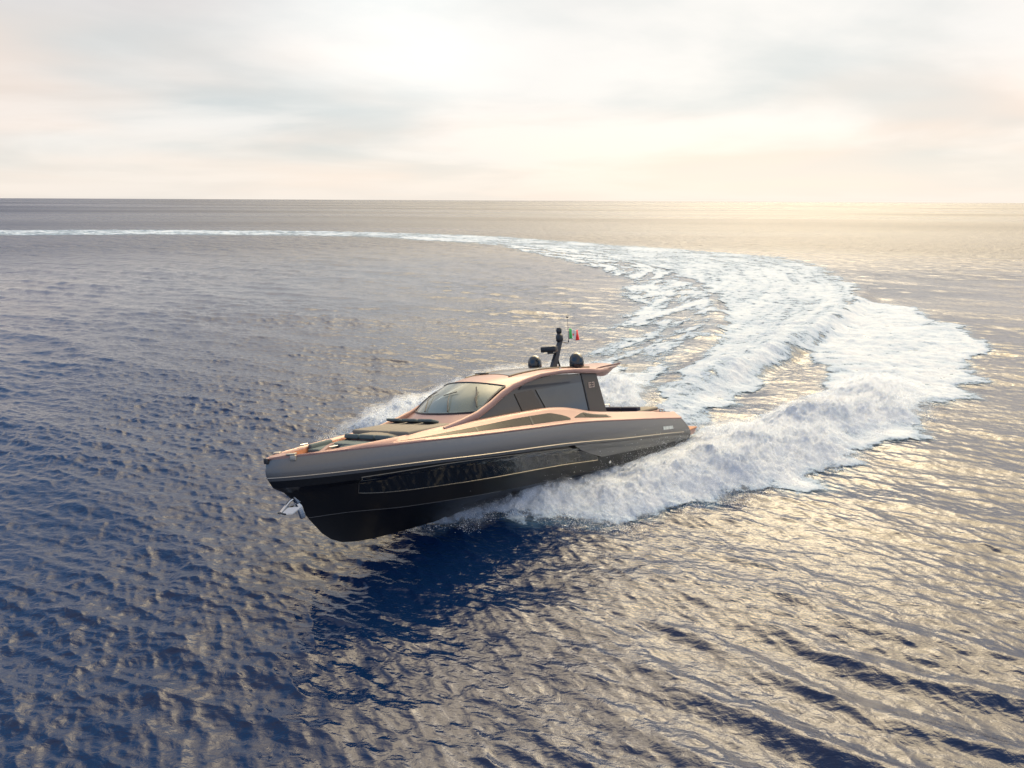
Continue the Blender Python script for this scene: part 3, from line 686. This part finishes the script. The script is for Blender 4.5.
# interior seen through the glass
MB().box((14.9, 0, 4.22), (.75, 1.55, .10), None, .06).build('dashboard', M_int, yacht)
MB().box((12.9, 0, 3.55), (3.6, 1.75, .03)).build('saloon_floor', M_teak, yacht)
for y in (-.75, .1, .95): 
    MB().box((13.0, y, 4.0), (.28, .32, .14), None, .06).box((12.7, y, 4.45), (.09, .32, .40), Matrix.Rotation(rad(8), 3, 'Y'), .06).build('helm_seat', M_int, yacht)
MB().lathe((14.1, .5, 4.42), [(.17, -.015), (.19, 0), (.17, .015), (.15, 0), (.17, -.015)], 20, Matrix.Rotation(rad(60), 3, 'Y')).build('steering_wheel', M_rubber, yacht)

# roof: lofted shell, rising from the screen, level over the cabin, wing at the aft end
zre = pchip([5.4, 6.2, 6.9, 8.5, 10.3, 12.2, 13.7, 14.3], [5.60, 5.55, 5.52, 5.62, 5.72, 5.62, 5.36, 5.2])
zrc = pchip([4.7, 6, 7, 9, 11, 13, 14.55], [5.74, 5.70, 5.72, 5.86, 5.92, 5.84, 5.64])
yre = pchip([5.4, 6.5, 8, 11, 13.7], [1.96, 2.04, 2.04, 2.02, 1.98])
NXR = 44
def roof_pt(i, v, low=0.0):
    t = i/(NXR-1); av = abs(v); x = 13.88+.70*(1-av**2.2) + (5.42-.72*(1-av**1.6) - 13.88-.70*(1-av**2.2))*t
    e = av**2.6; z = float(zrc(x))*(1-e)+float(zre(x))*e; return np.array([x, v*float(yre(x)), z-low])
vv = np.linspace(-1, 1, 25)
mb = MB(); T_ = np.array([[roof_pt(i, v) for v in vv] for i in range(NXR)]); thk = pchip([4.7, 5.6, 6.6, 7.6, 9, 14.6], [.05, .10, .36, .28, .16, .12])
B_ = T_.copy()
for i in range(NXR):
    for j, v in enumerate(vv): B_[i, j, 2] -= float(thk(T_[i, j, 0])); B_[i, j, 1] *= .94; 
mb.grid(T_).grid(B_[::-1]); mb.grid(np.array([T_[:, 0], B_[:, 0]])[::-1]).grid(np.array([T_[:, -1], B_[:, -1]])).grid(np.array([T_[0], B_[0]])).grid(np.array([T_[-1], B_[-1]])[::-1])
roof = mb.build('roof', M_rose, yacht, 60)
# dark sunroof and its forward hatch
def on_roof(x, y, o=.015):
    av = abs(y)/float(yre(x)); e = av**2.6; return (x, y, float(zrc(x))*(1-e)+float(zre(x))*e+o)
P = [[on_roof(x, y, .02) for y in np.linspace(-1.35, 1.35, 11)] for x in np.linspace(7.2, 12.9, 18)]
MB().grid(P[::-1]).build('sunroof', mat('tinted_sunroof', (.10, .085, .06), .12, .4, .5, noise=.05), roof)
for s in (-1, 1): MB().tube([on_roof(x, s*1.38, .03) for x in np.linspace(7.1, 13.0, 14)], .035, 6).build('roof_rail', M_olive, roof)
MB().box(on_roof(12.75, -.55, .05), (.12, .35, .03), None, .02).build('sunroof_handle', M_rubber, roof)
# far upturned wing flap on the roof's aft edge
for s in (-1, 1):
    a0, a1 = on_roof(7.6, s*1.6, .0), on_roof(5.35, s*1.85, .0)
    MB().plate([(7.6, s*1.98, 5.57), (5.32, s*1.98, 5.62), (5.2, s*2.02, 5.74), (7.0, s*2.02, 5.66)], (0, -s*.06, 0)).build('roof_fin', M_rose, roof)

# pillars: sweep of rose paint from the coaming up to the roof edge
def pillar(s):
    pts = [(17.6, 2.04, 4.05, .12), (16.6, 2.10, 4.22, .15), (15.8, 2.12, 4.40, .16), (15.0, 2.09, 4.70, .16), (14.2, 2.06, 5.07, .16), (13.5, 2.04, 5.31, .15), (12.6, 2.04, 5.50, .12), (11.6, 2.04, 5.64, .10), (10.3, 2.06, 5.68, .09), (9.2, 2.07, 5.65, .10), (8.2, 2.08, 5.56, .13), (7.2, 2.07, 5.44, .12), (6.4, 2.04, 5.46, .06)]
    mb = MB(); rings = []
    for i, (x, y, z, w) in enumerate(pts):
        a = np.array(pts[max(i-1, 0)][:3]); b = np.array(pts[min(i+1, len(pts)-1)][:3]); t = (b-a)/np.linalg.norm(b-a)
        up = np.array([0, 0, 1.]) - t*t[2]; up /= np.linalg.norm(up); out = np.cross(t, up); 
        rings.append([(np.array([x, y, z]) + up*w*math.cos(q) + out*w*.42*math.sin(q))*np.array([1, s, 1]) for q in np.linspace(0, 2*math.pi, 14, endpoint=False)])
    mb.grid(rings if s > 0 else rings[::-1], closed=True); return mb
for s in (1, -1): pillar(s).build('roof_pillar', M_rose, yacht, 60)
# side glass, door glass, aft panel
def wall_pt(x, z): return 2.06-.10*max(z-3.6, 0)*.6
def side_poly(pts, s, off, thick, name, m, parent):
    top = [(x, s*(wall_pt(x, z)+off), z) for x, z in pts]
    if s < 0: top = top[::-1]
    return MB().plate(top, (0, -s*thick, 0)).build(name, m, parent, 30)
for s in (1, -1):
    g = side_poly([(15.9, 4.10), (15.3, 4.52), (14.3, 4.86), (13.4, 5.16), (12.6, 5.38), (11.6, 5.50), (10.6, 5.56), (9.6, 5.52), (8.5, 5.38), (8.2, 3.55), (12, 3.75)], s, 0, .03, 'side_glass', M_sglass, yacht)
    side_poly([(12.0, 5.02), (8.62, 5.06), (8.42, 3.70), (11.3, 3.85)], s, .035, .015, 'sliding_window', M_glass if False else mat('side_window_glass', (.085, .082, .068), .06, .3, 1, noise=.15, nscale=1.2), g)
    side_poly([(13.4, 4.98), (12.2, 5.03), (11.5, 3.9), (12.9, 3.9)], s, .033, .012, 'window_post', M_olive, g)
    side_poly([(12.9, 5.28), (9.5, 5.16), (9.5, 5.10), (13.1, 5.13)], s, .036, .02, 'window_rail', M_rubber, g)
    a = side_poly([(8.55, 5.44), (7.35, 5.36), (6.85, 3.40), (8.25, 3.50)], s, .012, .14, 'aft_pillar', M_olive, yacht)
    side_poly([(8.58, 5.40), (8.50, 5.40), (8.20, 3.55), (8.28, 3.55)], s, .03, .02, 'door_seal', M_rubber, a)
    # emblem: two pale strokes and a curl, as on the aft pillar
    em = MB()
    for (x, z, hx, hz) in ((8.04, 4.95, .15, .035), (8.04, 4.80, .13, .035), (8.04, 4.65, .15, .035), (8.16, 4.80, .035, .15), (7.68, 4.95, .13, .035), (7.68, 4.65, .13, .035), (7.58, 4.80, .035, .15), (7.72, 4.80, .07, .03)):
        em.box((7.84+(x-7.84)*.72, s*(wall_pt(x, z)+.020), 4.84+(z-4.8)*.72), (hx*.72, .012, hz*.72))
    em.build('emblem', M_emblem, a)
    # the name on the quarter reads only as a row of pale strokes
    nm = MB()
    for i_ in range(9):
        x = 2.95-i_*.115; z = 2.02-(2.95-x)*.09; y = float(hull_y(np.array([x]), np.array([z]))[0])+.012
        nm.box((x, s*y, z), (.034 if i_ % 3 else .05, .008, .085), Matrix.Rotation(s*rad(6), 3, 'X'))
    nm.build('name_lettering', M_letter, yacht)
MB().plate([(8.3, -1.85, 3.4), (8.3, 1.85, 3.4), (8.6, 1.85, 5.45), (8.6, -1.85, 5.45)], (.03, 0, 0)).build('saloon_door', M_sglass, yacht)

# ---- domes, mast, radar
for s in (1, -1):
    MB().lathe((8.05, s*1.36, float(on_roof(8.05, 1.36)[2])-.06), [(r_*1.15, z_*1.12) for r_, z_ in ((.0, .70), (.10, .69), (.19, .64), (.26, .55), (.30, .43), (.315, .28), (.315, .08), (.29, .05), (.20, .04), (.18, -.02), (0, -.02))], 32).build('satellite_dome', M_dome, yacht, 60)
z0 = float(zrc(8.0))
mast = MB().add([], []).plate([(8.45, -.09, z0-.03), (8.05, -.09, z0-.03), (7.45, -.07, z0+1.30), (7.65, -.07, z0+1.30)], (0, .18, 0)).build('mast', M_rubber, yacht, 30)
MB().tube([(7.7, 0, z0+.0), (7.82, 0, z0+.35)], .05, 6).build('mast_brace', M_rubber, mast)
MB().box((8.05, 0, z0+.72), (.32, .07, .03), None, .02).lathe((8.35, 0, z0+.72), [(0, -.03), (.16, -.03), (.17, .10), (.10, .14), (0, .14)], 18).build('radar_base', M_rubber, mast)
MB().box((8.38, -.05, z0+.93), (.17, .42, .14), Matrix.Rotation(rad(10), 3, 'Z'), .05).build('radar_antenna', M_rubber, mast)
MB().lathe((7.55, 0, z0+1.27), [(0, 0), (.17, 0), (.19, .06), (.19, .28), (.15, .34), (.11, .40), (.14, .46), (.15, .60), (.10, .70), (0, .72)], 18).build('camera_head', M_rubber, mast, 50)
MB().tube([(7.45, .0, z0+1.25), (7.05, .12, z0+1.15), (7.0, .15, z0+1.3)], .022, 6).tube([(7.0, .15, z0+1.2), (6.98, .15, z0+2.12)], [.02, .012], 6).lathe((6.98, .15, z0+2.42), [(0, 0), (.05, .01), (.05, .08), (0, .1)], 10).tube([(6.98, .15, z0+2.1), (6.98, .15, z0+2.45)], .008, 5).build('flag_staff', M_rubber, mast)
for s in (1, -1): MB().lathe((9.6, s*1.55, float(on_roof(9.6, s*1.55)[2])), [(0, .02), (.05, .02), (.06, -.02)], 10).build('roof_light', M_steel, roof)
# ---- the flag, flying from its staff
flag = empty('flag'); flag.matrix_world = yacht.matrix_world @ Matrix.Translation((6.96, .15, z0+1.42))
tag(flag, 'small green white and red tricolour flag flying from the yacht mast', 'flag')
for k, nm in enumerate(('green', 'white', 'red')):
    P = [[(-(u*.82), .05*math.sin(u*9+z*2)*(.4+u)+.02*z, z*.52-.10*u-.06+.03*math.sin(u*7)) for z in np.linspace(0, 1, 9)] for u in np.linspace(k/3, (k+1)/3, 9)]
    o = MB().grid(P).build(nm+'_stripe', M_flagc[nm], flag, 80)
    so = o.modifiers.new('thickness', 'SOLIDIFY'); so.thickness = .008
for i_, (dx_, dz_, r_) in enumerate(((0, .32, .07),)):
    MB().lathe((-.40, .05*math.sin(.49*9+1)*.89+.02, .16), [(0, .012), (.055, .01), (.065, 0), (.065, -.02)], 14, Matrix.Rotation(rad(-90), 3, 'X')).build('shield', M_flagc['red'], flag)

# ---- aft deck
for x, y, hx, hy, m in ((6.6, -1.3, .35, .55, M_navy), (6.0, -1.75, .5, .25, M_navy)):
    cushion((x, y, 2.72), (hx, hy, .10), m, 'seat_cushion')
for x0_, x1_, y_, z_ in ((6.55, 4.75, -1.6, 3.22), (4.6, 3.95, -1.6, 3.02)): cushion(((x0_+x1_)/2, y_, z_-.12), (abs(x0_-x1_)/2, .22, .18), M_navy, 'back_cushion')
MB().box((2.6, 0, 2.42), (1.3, 1.75, .40), None, .08).build('tender_garage_lid', M_rose, yacht)
for y in (-1.15, 0, 1.15): cushion((2.45, y, 2.90), (1.05, .55, .09), M_pad, 'sunpad')
[cushion((3.25, y_, 3.04), (.20, .52, .15), M_navy, 'back_cushion') for y_ in (-1.1, 0, 1.1)]
MB().tube([(3.7, -1.6, 2.8), (3.6, -1.6, 3.28), (1.4, -1.6, 3.12), (1.35, -1.6, 2.8)], .03, 6).build('hand_rail', M_steel, yacht)
for s in (1, -1):
    x_ = np.linspace(1.2, 2.9, 8); P = []
    for k_ in (.15, .85): A = coam(4, x_); B = coam(7, x_); p = A+(B-A)*k_; p[:, 2] += .045; p[:, 1] *= s; P.append(p)
    P = np.array(P); MB().grid(P if s > 0 else P[::-1]).build('step_tread', M_teak, yacht)
    for x__ in (1.9, 2.2): MB().lathe((x__, s*(float(ysh(x__))-.5), float(zct(x__))+.02), [(.05, 0), (.035, .10), (.07, .13), (.07, .15), (0, .16)], 12).build('bollard', M_steel, yacht)
# swim platform
P = [(-.02, -2.5, 1.50), (-1.15, -2.35, 1.52), (-1.3, -2.0, 1.52), (-1.3, 2.25, 1.52), (-1.15, 2.62, 1.52), (-.02, 2.72, 1.50)]
sp_ = MB().plate(P[::-1], (0, 0, -.05)).build('swim_platform', M_teak, yacht, 30)
MB().plate([(p[0]*.97, p[1]*.985, p[2]-.054) for p in P][::-1], (.30, 0, -.28)).build('platform_edge', M_rose, sp_, 30)
# trim tab at the transom corner
for s in (1, -1): MB().box((-.15, s*2.1, .62), (.32, .45, .03), Matrix.Rotation(rad(-6), 3, 'Y'), .01).build('trim_tab', M_trim, yacht)

# ---- bow fittings
for s in (1, -1):
    x_, y_ = 23.28, float(ysh(23.28))
    MB().box((x_, s*(y_+.02), 3.86), (.11, .05, .10), Matrix.Rotation(-s*rad(48), 3, 'Z'), .03).box((x_-.02, s*(y_-.10), 3.99), (.16, .12, .03), Matrix.Rotation(-s*rad(48), 3, 'Z'), .02).build('fairlead', M_trim, yacht)
    for x__ in (21.9,): MB().tube([(x__-.16, s*(float(ysh(x__))-.30), 4.06), (x__+.16, s*(float(ysh(x__))-.34), 4.06)], .025, 6).build('cleat', M_steel, yacht)
MB().box((23.96, 0, 3.84), (.05, .10, .10), None, .03).build('bow_light', M_rubber, yacht)
# anchor in its stem pocket: shank, crown, two flukes, roller
an = MB().tube([(22.85, 0, 2.45), (23.25, 0, 2.28), (23.62, 0, 1.98)], [.05, .055, .05], 8).build('anchor', M_steel, yacht)
for s in (1, -1):
    MB().plate([(23.62, 0, 1.92), (23.30, s*.22, 1.90), (22.95, s*.26, 2.06), (23.35, s*.05, 2.10)], (0, 0, -.035)).build('fluke', M_steel, an, 30)
MB().tube([(23.58, -.24, 1.93), (23.58, .24, 1.93)], .035, 8).build('anchor_stock', M_rubber, an)
MB().box((22.95, 0, 2.40), (.16, .12, .22), Matrix.Rotation(rad(24), 3, 'Y'), .03).build('anchor_roller', M_steel, yacht)
MB().box((22.86, 0, 1.90), (.10, .07, .32), Matrix.Rotation(rad(14), 3, 'Y'), .03).build('stem_plate', M_steel, yacht)
